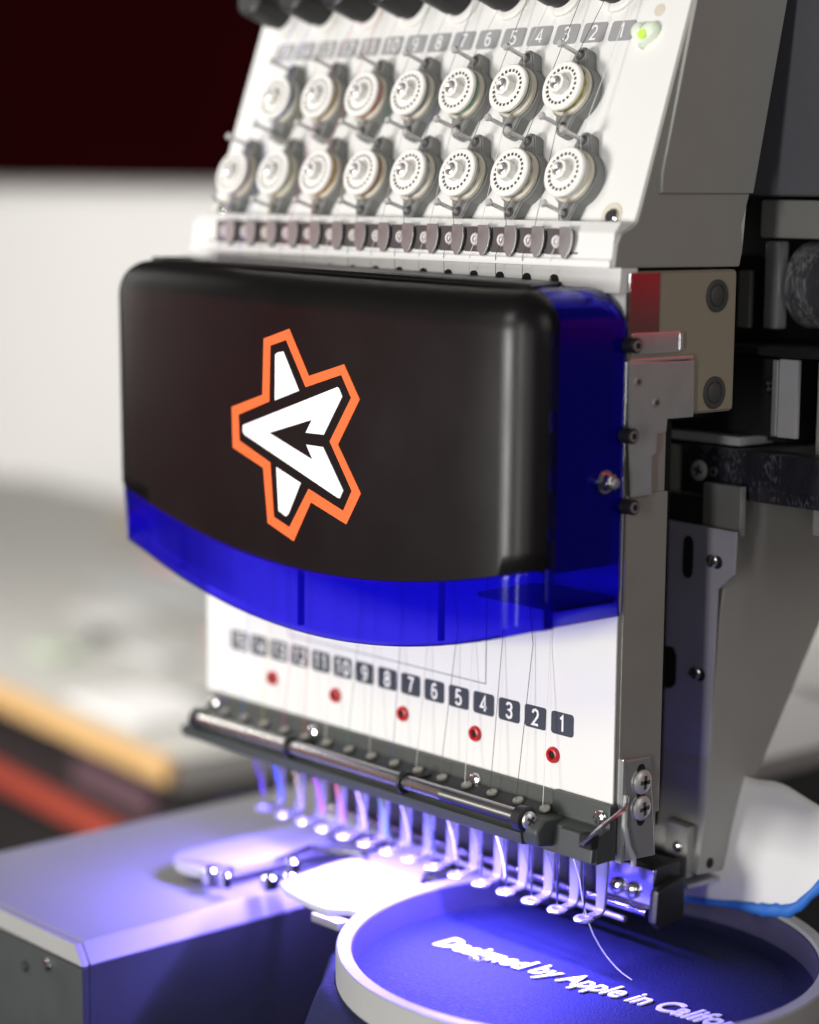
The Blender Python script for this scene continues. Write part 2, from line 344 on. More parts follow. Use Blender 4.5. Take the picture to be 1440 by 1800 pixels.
def knob(k, x, y, z, sc_h=13.0):
    b = Vector((x, y, z)) - NRM*sc_h          # measured screw position, moved down to the panel
    zz = 236 + ((b - Vector((0, 26, 236))).dot(Vector((0, math.sin(cs), math.cos(cs)))))*math.cos(cs)
    b = on_panel(x, zz)
    o = inst(k_base, 'tension_knob', mc, b, PROT)
    for me, n in ((k_drum, 'drum'), (k_disc, 'dial'), (k_slot, 'scale_marks'), (k_hub, 'hub'), (k_scr, 'screw')):
        s_ = sub(me, n, o); s_.rotation_euler.z = .37*k if n != 'drum' else 0
        if n == 'scale_marks': s_['kind'] = 'stuff'
    for yy in (12.9, -12.9):
        sub(k_pin1, 'guide_pin', o, (0, yy, 0)); sub(k_cup, 'pin_seat', o, (0, yy, 0))
    KN[k] = b; KO[k] = o
for j in range(8): knob(2*j, -4.6 - 2*P*j, -.8, 188.4)
for j in range(7): knob(2*j + 1, -16 - 2*P*j, 8.4, 217.7)

WC = [(.7, .68, .6), (.5, .45, .12), (.6, .58, .5), (.25, .27, .2), (.62, .6, .5), (.10, .3, .16), (.6, .6, .55), (.2, .2, .2), (.55, .2, .08), (.55, .06, .03), (.62, .45, .1), (.4, .42, .08), (.45, .47, .4), (.08, .2, .3), (.4, .3, .2)]
for k, o in KO.items():
    mm = mat('winding', WC[k], .7); me = MB().lathe([(8.0, 6.7), (8.4, 6.9), (8.4, 7.9), (8.0, 8.1)], (0, 0, 0), (0, 0, 1), 32).mesh('thread_winding'); me.materials.append(mm)
    sub(me, 'thread_winding', o)
# --- thread clips along the ledge
build(MB().prism([(-2.6, 170.0), (-5.6, 161.4), (-4.6, 161.2), (-1.8, 169.4)], -196, 7, 'x'), 'clip_strip', 'dark_steel', mc)
LROT = (math.pi/2 - .06, 0, 0)
c_base = local(MB().prism(rrect(12.4, 8.6, .5, 2), 0, .5, 'z'), 'thread_clip', 'dark_steel', .1)
c_scr = local(MB().lathe([(2.3, .5), (2.3, 1.4), (2.0, 1.8), (1.2, 1.75), (.9, 1.3), (.3, 1.3)], (0, 0, 0), (0, 0, 1), 18), 'screw', 'satin_steel', ang=25)
fl = [(1.6, 4.9), (6.2, 4.9), (7.3, 3.4), (7.6, .6), (7.0, -2.4), (5.6, -4.6), (4.6, -5.6), (3.4, -5.6), (2.6, -4.2), (1.6, -3.6)]
c_flap = local(MB().prism(fl, 1.3, 2.1, 'z').prism([(1.7, 3.2), (2.6, 3.2), (2.6, -2.4), (1.7, -2.4)], .4, 1.4, 'z'), 'flap', 'clip_steel', .25)
for k in range(15):
    o = inst(c_base, 'thread_clip', mc, (-1.6 - P*k, -5.3, 165.3), LROT); sub(c_scr, 'screw', o, (0, 0, 0)); sub(c_flap, 'flap', o)

# --- black thread posts along the panel's top
g_base = local(MB().lathe([(9.2, 0), (9.2, 1.4), (8.2, 2)], (0, 0, 0), (0, 0, 1), 28), 'thread_post', 'knob_white')
g_body = local(MB().lathe([(6.6, 2), (6.6, 5), (7.4, 5.6), (7.4, 19), (6.2, 20)], (0, 0, 0), (0, 0, 1), 28), 'roller', 'black_plastic', ang=25)
for j in range(8): o = inst(g_base, 'thread_post', mc, on_panel(-10 - 2*P*j, 251), PROT); sub(g_body, 'roller', o)

# --- heart shaped lamp, hole and recessed screws of the panel
hp = [(16*math.sin(t)**3*.36, (13*math.cos(t) - 5*math.cos(2*t) - 2*math.cos(3*t) - math.cos(4*t))*.355 + .3) for t in [2*math.pi*k/36 for k in range(36)]]
hp = [(x*(1 + .25*max(0, -y)/6), y*(.86 if y < 0 else 1)) for x, y in hp]
hb = MB(); rows = []
for sc, h in ((1, 0), (1, 1.6), (.9, 2.6), (.68, 3.3), (.3, 3.7)): rows.append([(x*sc, y*sc, h) for x, y in hp] + [(hp[0][0]*sc, hp[0][1]*sc, h)])
hb.grid(rows); hb.add([(x*.3, y*.3, 3.7) for x, y in hp], [tuple(range(36))])
ho = inst(local(hb, 'heart_lamp', 'heart_lens', ang=50), 'heart_lamp', mc, on_panel(7.4, 233.6, .05), PROT)
sub(local(MB().lathe([(1.9, 3.5), (1.6, 4.05), (.4, 4.2)], (0, 0, 0), (0, 0, 1), 14), 'glow_dot', 'lamp_green'), 'glow_dot', ho, (1.2, -.6, -.2))
inst(local(MB().lathe([(2.3, -.1), (2.3, .12)], (0, 0, 0), (0, 0, 1), 20), 'panel_hole', 'knob_cream'), 'panel_hole', mc, on_panel(10.5, 242.2), PROT)  # flat cream disc standing in for the hole's shaded inside
for x in (12.5, -199):
    o = inst(local(MB().lathe([(4.4, 0), (4.4, .25), (3.9, .3), (3.3, .1)], (0, 0, 0), (0, 0, 1), 24), 'screw_recess', 'knob_cream'), 'screw_recess', mc, on_panel(x, 174.2), PROT)
    sub(local(MB().lathe([(2.7, 0), (2.7, .9), (2, 1.4), (.3, 1.3)], (0, 0, 0), (0, 0, 1), 18), 'screw', 'chrome'), 'screw', o, (.4, -.6, 0))

# --- needle case body and white lower plate
build(MB().box(-203.3, 23.4, .4, 22.5, -44, 149), 'needle_case', 'case_metal', mc, bev=.6)
build(MB().box(-203.5, 24, -.6, .2, -24, 149), 'front_plate', 'white_paint', mc, bev=.2)
build(MB().box(22.8, 24.6, 1.6, 22.8, -30, 82), 'case_side', 'case_metal', mc, bev=.4)
fr = MB()
for a in ((-150, -38, 7.2, 7.6), (-38.4, -38, 7.6, 60), (-150, -149.6, 7.6, 60)): fr.box(a[0], a[1], -.75, -.5, a[2], a[3])
build(fr, 'printed_frame', 'print_line', mc)
for k in range(5):
    g = (-3.9 - 3*P*k, -.5, -11.7)
    o = build(MB().lathe([(2.9, 0), (2.9, .8), (2.5, 1.5), (1.9, 1.7), (1.45, 1.2), (1.4, .1)], g, (0, -1, 0), 24), 'grommet', 'red_rubber', mc, g)
    build(MB().lathe([(1.5, .1), (1.5, .7)], g, (0, -1, 0), 16), 'bore', 'black_void', o)

# --- front cover
XA, XB, YF, RC = 26., -207., -47., 13.
def front_y(x): return -1.6*max(0, 1 - ((x + 90.5)/116)**2)
def outline(o, n=8):
    """plan outline, right rear to left rear, inset by o; returns (x, y, zone)"""
    pts = []
    for y in (-1, -3, -6, -12, -20, -28, -33): pts.append((XA - o, y, 'R'))
    r = RC - o
    for k in range(1, n + 1):
        a = math.radians(90*k/n); pts.append((XA - RC + r*math.cos(a), YF + RC - r*math.sin(a), 'C'))
    for k in range(1, 24):
        x = (XA - RC) + ((XB + RC) - (XA - RC))*k/24; pts.append((x, YF + o + front_y(x)*(1 - o/20), 'F'))
    for k in range(0, n + 1):
        a = math.radians(90 - 90*k/n); pts.append((XB + RC - r*math.cos(a), YF + RC - r*math.sin(a), 'D'))
    for y in (-28, -18, -8, -1): pts.append((XB + o, y, 'L'))
    return pts
def zb(x): return 48.3 + 18*((x + 78)/118)**2
def zs(x): return 24.6 + 19.5*((x + 80)/112)**2
ZT, RTOP = 150.8, 13.
def crown(x, z): return z + 3.4*(max(0, -x)/206)**1.3*min(1, max(0, (z - 105)/40))
cv = MB(); rows = []
i0 = 6
for t in range(9):
    a = math.radians(90 - 90*t/8); o = RTOP*(1 - math.cos(a)); z = ZT - RTOP + RTOP*math.sin(a)
    rows.append([(x, y, z) for x, y, q in outline(o)[i0:]])
base = outline(0)[i0:]
for t in range(1, 13):
    f = t/12
    rows.append([(x + (1.2*f if x < -195 else 0), y, (ZT - RTOP)*(1 - f) + zb(min(max(x, -200), 24))*f) for x, y, q in base])
rows.append([(x, y + (1.6 if q == 'F' else 1.0 if q == 'C' else 0), z - .5) for (x, y, z), (_, _, q) in zip(rows[-1], base)])
rows = [[(x, y, crown(x, z)) for x, y, z in rw] for rw in rows]
cv.grid(rows)
top = rows[0]; cv.add(top + [(-4, -1, ZT - .2)], [tuple(range(len(top) + 1))])
cover = build(cv, 'front_cover', 'black_satin', mc, (-90, -40, 95), ang=60)
sd = cover.modifiers.new('thickness', 'SOLIDIFY'); sd.thickness = .0014; sd.offset = -1
# translucent blue visor: right cheek and lower skirt
IN = .5
vs = MB(); rows = []
def drop(x, y, z):
    if y > -6 and z > 138: return z - (6 - math.sqrt(max(0, 36 - (y + 6)**2)))*min(1, (z - 138)/9)
    return z
for t in range(9):
    a = math.radians(90 - 90*t/8); o = RTOP*(1 - math.cos(a)); z = ZT - RTOP + RTOP*math.sin(a)
    rows.append([(x, y, drop(x, y, z)) for x, y, q in outline(o)[:8]])
for t in range(1, 11):
    f = t/10
    rows.append([(x, y, 138*(1 - f) + zs(26)*f) for x, y, q in outline(0)[:8]])
vs.grid(rows)
t0 = rows[0]; vs.add([t0[6], t0[5], t0[4], t0[3], t0[2], t0[1], t0[0], (-4.5, -1, 150.6)], [tuple(range(8))])
ol = outline(IN)[6:]; rows = []
for t in range(8):
    f = t/7; zz = [zb(min(max(x, -200), 24)) + 1.6 for x, y, q in ol]
    rows.append([(x + (.9 + 3*f if x < -195 else 0), y + (1.2*f if q == 'F' else 0), z*(1 - f) + zs(min(max(x, -196), 24))*f) for (x, y, q), z in zip(ol, zz)])
vs.grid(rows)
visor = build(vs, 'visor', 'visor', cover, ang=50)
visor['label'] = 'translucent blue plastic visor'
sd = visor.modifiers.new('thickness', 'SOLIDIFY'); sd.thickness = .0012; sd.offset = -1
for x in (-16, -90, -164): build(MB().box(x - .6, x + .6, -44.8, -42.4, zs(x) + 1.5, zs(x) + 24), 'rib', 'blue_rib', cover, bev=.2)
build(MB().box(-12, 25, -31, -3, 46.6, 48.4), 'inner_shelf', 'black_plastic', cover, bev=.5)
build(MB().box(-201, 21, -30, -.7, 58, 137), 'interior_shade', 'black_void', mc, bev=2)  # black box added so the inside of the cover looks dark
build(MB().box(21.5, 24.6, -18, -2, 80, 97), 'cover_bracket', 'rail_grey', mc, bev=.6)
o = build(MB().lathe([(3.9, 0), (3.9, 1.0)], (25.9, -10.8, 88), (1, 0, 0), 24), 'cover_bolt', 'chrome', mc, (25.9, -10.8, 88))
build(MB().lathe([(3.1, 1), (3.1, 3.6), (2.4, 4.2)], (25.9, -10.8, 88), (1, 0, 0), 6), 'nut', 'chrome', o, bev=.2)
build(MB().lathe([(1.7, 3.8), (1.7, 5.6), (1.2, 6)], (25.9, -10.8, 88), (1, 0, 0), 12), 'bolt_tip', 'steel', o)

# --- emblem on the cover (X, Z in mm)
def cvy(x, lift): return YF + front_y(x) - lift
def emblem(pts, name, mt, lift, par):
    b = MB(); n = len(pts); b.add([(x, cvy(x, 0) + .1, z) for x, z in pts] + [(x, cvy(x, lift), z) for x, z in pts], [tuple(range(n, 2*n))] + [(i, (i + 1) % n, n + (i + 1) % n, n + i) for i in range(n)])
    return build(b, name, mt, par)
OUT = [(-105.1, 128.9), (-90.5, 133.2), (-79.6, 117.3), (-60.8, 122.6), (-52.6, 111.1), (-63.8, 94.6), (-51.7, 78.8), (-59.2, 67.2), (-78.3, 72.8), (-87.8, 57.7), (-102.7, 62.5), (-105.4, 82.3), (-123.4, 88.0), (-124.0, 102.9), (-105.8, 108.7)]
INN = [(-101.2, 126.6), (-92.3, 129.1), (-81.4, 113.2), (-62.3, 118.8), (-57.1, 111.3), (-68.3, 95.3), (-56.5, 79.2), (-60.9, 71.8), (-79.6, 77.5), (-90.3, 62.5), (-99.1, 65.2), (-101.2, 84.7), (-119.3, 90.9), (-119.9, 100.4), (-101.8, 106.6)]
n = 15
b = MB().add([(x, cvy(x, .3), z) for x, z in OUT + INN] + [(x, cvy(x, 0) + .1, z) for x, z in OUT + INN],
    [(i, (i + 1) % n, n + (i + 1) % n, n + i) for i in range(n)] + [(i, (i + 1) % n, 2*n + (i + 1) % n, 2*n + i) for i in range(n)] + [(n + i, n + (i + 1) % n, 3*n + (i + 1) % n, 3*n + i) for i in range(n)])
build(b, 'emblem_border', 'logo_orange', cover)
emblem([(-98.5, 123.6), (-97.2, 124.4), (-93.8, 125.0), (-85.0, 111.7), (-98.7, 107.2)], 'emblem_point', 'logo_white', .3, cover)
emblem([(-97.8, 83.4), (-83.9, 79.1), (-90.8, 67.1), (-92.3, 66.1), (-96.5, 67.7)], 'emblem_point', 'logo_white', .3, cover)
emblem([(-117.3, 96.8), (-64.3, 114.5), (-63.5, 114.2), (-61.7, 111.4), (-71.5, 97.3), (-81.3, 97.2), (-78.0, 102.0), (-101.8, 95.3), (-77.5, 88.0), (-81.0, 93.0), (-71.8, 93.0), (-60.9, 78.9), (-62.7, 75.9), (-63.9, 76.0), (-116.5, 93.4), (-117.4, 94.5)], 'emblem_arrow', 'logo_white', .3, cover)

# --- lower rail, guide rod, lugs
build(MB().prism([(-.4, -23.8), (-3.6, -23.8), (-4.2, -28.5), (-9, -30.5), (-14, -34.5), (-19.4, -35.5), (-18.6, -39.6), (-12, -41.2), (-.4, -41.2)], -197, -1, 'x'), 'needle_rail', 'rail_grey', mc, bev=.5)
build(MB().prism([(-.4, -23.2), (-3.8, -23.2), (-4, -31), (-9.5, -32.5), (-10.5, -42.5), (-.4, -42.5)], -2, 26, 'x'), 'rail_end', 'rail_grey', mc, bev=.8)
build(MB().prism([(-4, -30.6), (-15, -30.2), (-18.5, -34), (-17.5, -39.5), (-10, -40.5), (-4, -40)], -3, 6, 'x'), 'rail_lug', 'rail_grey', mc, bev=1.4, seg=3)
build(MB().prism([(-4, -32), (-11.4, -32.6), (-12.4, -41.8), (-4, -42)], 9.5, 25.6, 'x'), 'rail_block', 'rail_grey', mc, bev=.8)
build(MB().box(20.5, 25.9, -12.9, -9, -36.6, -32), 'cable_port', 'black_void', mc)
gr = MB(); prof = []
for k in range(60): prof += [(2.75, k*.62), (2.45, k*.62 + .31)]
rod = build(MB().cyl((-187, -17, -31), (-42, -17, -31), 2.7, 20), 'guide_rod', 'rod_steel', mc)
build(MB().lathe(prof + [(2.75, 37.4)], (-42, -17, -31), (1, 0, 0), 20), 'threaded_end', 'rod_steel', rod, ang=20)
build(MB().lathe([(3.4, 0), (4.4, .6), (4.6, 4.4), (3.6, 5)], (-4.6, -17, -31), (1, 0, 0), 24), 'rod_cap', 'black_plastic', mc)
screw(mc, 'cap_screw', (.3, -17, -31), (1, -.25, .05), 3.1, 'steel', h=2.2)
build(MB().lathe([(3.2, 0), (3.8, .6), (3.8, 3.4), (3, 4)], (-190.5, -17, -31), (1, 0, 0), 24), 'rod_cap', 'black_plastic', mc)
for x in (-62.7, -128.2):
    b = MB(); N_ = 20
    ring = [(x, -17 + 3.4*math.cos(2*math.pi*i/N_), -31 + 3.4*math.sin(2*math.pi*i/N_)) for i in range(N_ + 1)]
    b.tube(ring, .95, 8); b.tube([(x + 1, -13.6, -29.5), (x + 2.5, -9, -29.6), (x + 3, -5, -30)], .8, 8); build(b, 'rod_clip', 'black_plastic', mc)
for x in (22.1, -38.9, -130.2, -193.7): screw(mc, 'rail_screw', (x, -4, -27.8), (0, -1, .06), 2.9, 'chrome', h=1.9)
for k in range(15):
    x = -1.2 - P*k
    build(MB().lathe([(1.9, 0), (2.1, .5), (1.9, 1.1), (.9, 1.3)], (x, -7.2, -29.6), (0, -.35, 1), 14), 'thread_eyelet', 'cream_ceramic', mc, (x, -7.2, -29.6))

# --- presser feet with needles
ft = MB()
def footcurve():
    return [(21, -41), (21, -50), (20.9, -60), (20.6, -68.6), (20.2, -71.2), (18.4, -72.4), (14, -72.6)]
pts = footcurve(); wds = (3.1, 3.0, 2.5, 2.1, 2.0, 1.9, 1.7); th = .55
A_ = []; B_ = []
for i, ((y, z), wd) in enumerate(zip(pts, wds)):
    a = pts[max(i - 1, 0)]; c = pts[min(i + 1, len(pts) - 1)]; d = Vector((c[0] - a[0], c[1] - a[1])).normalized(); nx = Vector((d.y, -d.x))*th
    A_.append([(-wd, y + nx.x, z + nx.y), (wd, y + nx.x, z + nx.y)]); B_.append([(-wd, y - nx.x, z - nx.y), (wd, y - nx.x, z - nx.y)])
n = len(pts); vv = [p for r in A_ for p in r] + [p for r in B_ for p in r]; ff = []
for i in range(n - 1):
    a = 2*i; o_ = 2*n
    ff += [(a, a + 1, a + 3, a + 2), (o_ + a, o_ + a + 2, o_ + a + 3, o_ + a + 1), (a, a + 2, o_ + a + 2, o_ + a), (a + 1, o_ + a + 1, o_ + a + 3, a + 3)]
ff += [(0, 2*n, 2*n + 1, 1), (2*n - 2, 2*n - 1, 4*n - 1, 4*n - 2)]
ft.add(vv, ff)
rg = MB(); NS = 24; ro, ri, zc = 3.5, 1.6, -72.6; vv = []; ff = []
for k in range(NS):
    a = 2*math.pi*k/NS
    for r, z in ((ro, zc - .5), (ro + .15, zc + .2), (ro - .3, zc + .75), (ri + .3, zc + .75), (ri, zc + .3), (ri, zc - .5)): vv.append((r*math.cos(a), 11.6 + r*math.sin(a)*1.05, z))
for k in range(NS):
    for j in range(6): ff.append((6*k + j, 6*k + (j + 1) % 6, 6*((k + 1) % NS) + (j + 1) % 6, 6*((k + 1) % NS) + j))
rg.add(vv, ff)
m_foot = local(ft, 'presser_foot', 'foot_steel', .12, 1, 24); m_ring = local(rg, 'toe_ring', 'foot_steel', ang=50)
m_need = local(MB().lathe([(.9, 0), (.9, 12), (.55, 13), (.5, 26), (.62, 27.5), (.45, 29.5), (.06, 33)], (0, 11.6, -38), (0, 0, -1), 10), 'needle', 'chrome')
m_bar = local(MB().lathe([(1.9, 0), (1.9, 9), (2.4, 9.4), (2.4, 12.5), (1.2, 13.4)], (0, 11.6, -36), (0, 0, -1), 12), 'needle_clamp', 'steel')
for k in range(15):
    o = inst(m_foot, 'presser_foot', mc, (.6 - P*k, 0, 0)); sub(m_ring, 'toe_ring', o); sub(m_need, 'needle', o); sub(m_bar, 'needle_clamp', o)

# --- lamp strip under the rail, guard behind the needles
led = build(MB().box(-168, -3, -5.5, 2, -42.4, -41.4), 'lamp_strip', 'rail_grey', mc, bev=.2)
build(MB().box(-166, -5, -4.5, 1, -43.0, -42.5), 'lamp_lens', 'led_lens', led)
build(MB().box(-168, -3, 2.4, 3.4, -47.4, -41.4), 'light_blocker', 'rail_grey', led, bev=.3)  # unseen lip added to cut lamp light falling behind the needles
build(MB().box(-166, -5, 4, 7, -43.0, -42.4), 'lamp_lens', 'led_lens', led)  # second glowing lens, added to brighten the feet
for x, y, l_, p_ in ((-36, -1.8, 64, 1.1), (-118, -1.8, 84, .95), (-86, 5.5, 160, .09)):  # last entry is a weak fill added for the feet
    area('needle_lamp', (x, y, -43.5), (x, y - 6 if y < 0 else 12, -92), l_, 5.6 if y < 0 else 2.5, p_, (.20, .15, 1)).data.spread = math.radians(170)
gd = build(MB().prism([(42, -58), (40.5, -60), (41, -76.5), (44, -78.5), (54, -77), (54, -58)], -175, 8.5, 'x'), 'needle_guard', 'black_plastic', mc, bev=.6)
build(MB().box(-15, 8.4, 39.4, 41.2, -76, -59), 'guard_block', 'chrome', mc, bev=.4)
for x in (-8.5, -1): screw(mc, 'guard_screw', (x, 39.2, -68.4), (0, -1, .1), 3.2, 'chrome', h=2.4)
build(MB().cyl((-172, 37.5, -74.5), (7.5, 37.5, -74.5), 1.5, 14), 'guard_rod', 'chrome', mc)
build(MB().cyl((-172, 36.5, -79), (-2, 36.5, -79), 1.1, 12), 'guard_rod', 'steel', mc)
build(MB().prism([(37, -65), (36, -77), (39, -80), (52, -79), (52, -62)], 8.7, 13, 'x'), 'guard_end', 'black_plastic', mc, bev=1.6)

# --- metalwork on the right flank
fl = build(MB().prism([(-.1, 126.6), (32.6, 125.8), (33.0, 106.6), (19.7, 106.7), (19.3, 102.5), (14.8, 101.9), (14.5, 95.7), (12.3, 94.6), (12.7, 81.6), (3.2, 81.4), (1.5, 100)], 25.0, 26.2, 'x'), 'flank_bracket', 'zinc_metal', mc, bev=.35)
build(MB().box(18, 26.0, .5, 32.4, 126.3, 127.6), 'flange', 'zinc_metal', fl, bev=.3)
build(MB().box(23.2, 25.0, 2.6, 27.2, 128.6, 136.0), 'flank_plate', 'zinc_metal', mc, bev=.5)
build(MB().box(24.8, 25.6, 26, 27.6, 129.6, 135.3), 'plate_lip', 'zinc_metal', mc, bev=.3)
for y, z in ((4.5, 120), (13.8, 112.6)):
    c = (26.2, y, z); o = build(MB().lathe([(1.6, 0), (1.7, .3), (1.1, .35)], c, (1, 0, 0), 14), 'rivet', 'steel', mc, c)
    build(MB().lathe([(1.0, .2), (1.0, .42)], c, (1, 0, 0), 12), 'rivet_hole', 'slot_dark', o)
for y, z, l in ((-1.1, 132.3, 9), (-1.9, 102.7, 6), (-.6, 79.0, 9)):
    c = (30.5, y, z); o = build(MB().cyl((30.5 - l, y, z), c, 2.6, 18), 'standoff', 'black_plastic', mc, c, bev=.3)
    build(MB().lathe([(1.8, 0), (1.8, .3), (1.2, .3)], c, (1, 0, 0), 16), 'rim', 'steel', o)
    build(MB().lathe([(1.2, 0), (1.2, .45)], c, (1, 0, 0), 12), 'bore', 'black_void', o)
bx = build(MB().box(-150, 24.2, 1.5, 57, 107, 156.2), 'gear_box', 'beige_paint', mc, bev=2.2, seg=3)
build(MB().box(24.0, 24.7, .8, 15.9, 131, 155.6), 'mirror_plate', 'mirror_steel', mc, bev=.15)
for z in (147.2, 114.1):
    c = (24.2, 45.6, z); o = build(MB().lathe([(5.6, 0), (5.6, .5), (5.0, .7), (3.9, .6), (3.8, .1)], c, (1, 0, 0), 28), 'box_cap', 'rail_grey', mc, c)
    build(MB().lathe([(3.5, 0), (3.5, .6), (3.1, .8)], c, (1, 0, 0), 24), 'cap_disc', 'rail_grey', o)
    build(MB().box(24.3, 24.95, 45.3, 45.9, z + 3.4, z + 5.4), 'notch', 'slot_dark', o)
# chrome latch low on the flank
lt = build(MB().prism([(2.2, -8.2), (15.2, -8.9), (17.3, -27), (19, -44.5), (3.4, -43.6)], 24.8, 26.6, 'x'), 'latch_plate', 'zinc_metal', mc, bev=.5)
build(MB().box(24.4, 27.0, 1.0, 2.6, -44, -7.6), 'latch_edge', 'zinc_metal', lt, bev=.4)
sl_ = [(10.5 + 2*math.cos(a), -12.6 + 2*math.sin(a)) for a in [math.pi*k/8 for k in range(9)]] + [(11 + 2*math.cos(a), -30.4 + 2*math.sin(a)) for a in [math.pi + math.pi*k/8 for k in range(9)]]
build(MB().prism(sl_, 26.4, 26.75, 'x'), 'latch_slot', 'black_void', lt)
for z in (-16.9, -26.1): screw(mc, 'latch_screw', (26.8, 10.9, z), (1, 0, 0), 4.3, 'satin_steel', h=1.7)
cb = MB()
for k in range(4):
    d = (k - 1.5)*.55; cb.tube([(21 + d*.2, -13, -35.2 + d*.3), (25 + d, -15.5, -33.5 + d), (30 + d, -11, -27 + d*.6), (31, -2, -23 + d*.3), (27, 4, -21)], .6, 8)
build(cb, 'lamp_cable', 'chrome', mc)
build(MB().tube([(27, 2.6, -20), (27.4, 1.8, -30), (27.4, 4, -38), (27, 7.5, -43), (26.5, 8, -46)], 1.0, 8), 'flank_cable', 'grey_plastic', mc)

# --- black boxes put in for shade, arm with slotted plate, beam and parts behind the head
build(MB().box(-200, -14, 23.2, 68.5, -52, 106.5), 'gap_shade', 'black_void', mc)  # black box standing in for the shade between head and arm
build(MB().box(-200, -14, 58, 150, 100, 158), 'gap_shade_top', 'black_void', mc)  # black box carrying that shade further up and back
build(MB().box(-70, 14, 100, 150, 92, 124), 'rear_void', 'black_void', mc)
build(MB().box(-30, -2.2, 73.5, 78.5, 62.5, 71.6), 'beam_void', 'black_void', mc)  # black box added to darken the gap below the beam
build(MB().box(-200, 62, 151, 153, 62, 200), 'shade_backdrop', 'black_void', mc)  # black sheet added to keep the view behind the head dark
arm = build(MB().prism([(81.5, 71.6), (72.4, 28.6), (67.8, -45), (64.4, -66), (78.6, -67), (83, -58), (87.6, -49), (131.9, 18.8), (175, 84), (175, 89), (84.5, 89)], -70, 8, 'x'), 'machine_arm', 'arm_paint', mc, bev=.8)
build(MB().lathe([(2.0, 0), (2.0, .2)], (8, 71.2, -62.6), (1, 0, 0), 16), 'arm_hole', 'black_void', arm)
PL = [(-30, 63.2), (17, 62.2), (16.6, 46.8), (8.9, 40.1), (8.6, 16.3), (6.4, -46.1), (-30, -46.2), (-30, -8), (-11, .6), (-9.2, 2.5), (-9.2, 13), (-10.8, 15.8), (-30, 16)]
# slotted plate; a black patch on its face stands for the dark slot
slot = [(-4.9 + 2.4*math.cos(a), 55.4 + 3*math.sin(a)) for a in [math.pi*k/8 for k in range(9)]] + [(-4.9 + 2.4*math.cos(a), 45.6 + 3*math.sin(a)) for a in [math.pi + math.pi*k/8 for k in range(9)]]
pl = build(MB().prism(PL, 69.2, 70.4, 'y'), 'slotted_plate', 'plate_blue_steel', mc, bev=.25)
build(MB().prism(slot, 68.95, 69.3, 'y'), 'slot', 'black_void', pl)
build(MB().box(-30, -8.4, 70.6, 71.2, -46, 62), 'backing', 'black_void', pl)  # black sheet added so the notch stays dark
for x, z in ((7.2, 50.7), (.9, 8.2)):
    build(MB().lathe([(2.5, 0), (2.5, .12)], (x + 1.5, 69.1, z - .4), (0, -1, 0), 18), 'screw_hole', 'black_void', pl)
    screw(mc, 'plate_screw', (x - .3, 69.0, z), (-.05, -1, 0), 2.5, 'chrome', cross=False, h=1.8)
build(MB().box(-2, 15.5, 73, 76, 60, 78), 'shim_block', 'steel', mc, bev=.4)
build(MB().prism([(-6, -47.6), (4.8, -48.2), (4.7, -67.7), (-6, -68.2)], 62, 66, 'y'), 'arm_foot', 'arm_paint', mc, bev=.5)
screw(mc, 'foot_screw', (.6, 62, -56.2), (0, -1, 0), 2.2, 'chrome', h=1.8)
build(MB().prism([(-12, 66), (5.5, 62), (7, 82), (-12, 82)], -71.5, -69.8, 'z'), 'foot_wedge', 'plate_blue_steel', mc, bev=.3)
bm_ = build(MB().box(-19, 90, 80, 90, 72, 90.3), 'cross_beam', 'worn_black', mc, bev=.9)
c = (-9.8, 79.9, 81); screw(mc, 'beam_screw', c, (0, -1, 0), 3.8, 'grey_plastic', h=1.2)
o = build(MB().lathe([(1.7, 0), (1.7, .4), (1.1, .4)], (-3, 79.9, 81.2), (0, -1, 0), 16), 'beam_eyelet', 'steel', mc, (-3, 79.9, 81.2))
build(MB().lathe([(1.1, 0), (1.1, .5)], (-3, 79.9, 81.2), (0, -1, 0), 12), 'bore', 'black_void', o)
build(MB().box(-34, 5, 84, 104, 91, 94.2), 'beam_bracket', 'holder_white', mc, bev=.3)
build(MB().box(-34, -4, 116, 119, 94.3, 101), 'beam_bracket', 'holder_white', mc, bev=.3)
lb = build(MB().box(16, 18, 88, 96, 95.5, 123), 'angle_bracket', 'zinc_metal', mc, bev=.3)
build(MB().box(18.2, 26.5, 89, 91, 95.2, 123.4), 'angle_web', 'holder_white', lb, bev=.4)
build(MB().box(-40, 15.8, 92, 94, 94.5, 123), 'angle_plate', 'black_plastic', mc, bev=.3)
screw(mc, 'angle_screw', (14.4, 91.8, 113.4), (0, -1, 0), 4, 'chrome', h=2.6)
build(MB().box(30, 64, 96, 140, 60, 123), 'rear_box', 'arm_paint', mc, bev=.8)
build(MB().box(-60, 64, 84, 150, 124.5, 127.5), 'rear_shelf', 'black_plastic', mc, bev=.6)
build(MB().cyl((8.5, 118, 149), (62, 118, 149), 16, 48), 'drive_roller', 'roller_steel', mc, bev=1)
build(MB().box(1.2, 7.6, 100, 106, 133, 165), 'roller_bracket', 'zinc_metal', mc, bev=1.0)
build(MB().box(-10, -4.3, 99, 101, 133, 154), 'stop_plate', 'steel', mc, bev=.4)
build(MB().box(0, 62, 98, 150, 166, 180), 'housing_skirt', 'arm_paint', mc, bev=1.5)
build(MB().box(-150, 62, 88, 170, 181, 330), 'rear_housing', 'housing_dark', mc, bev=3)

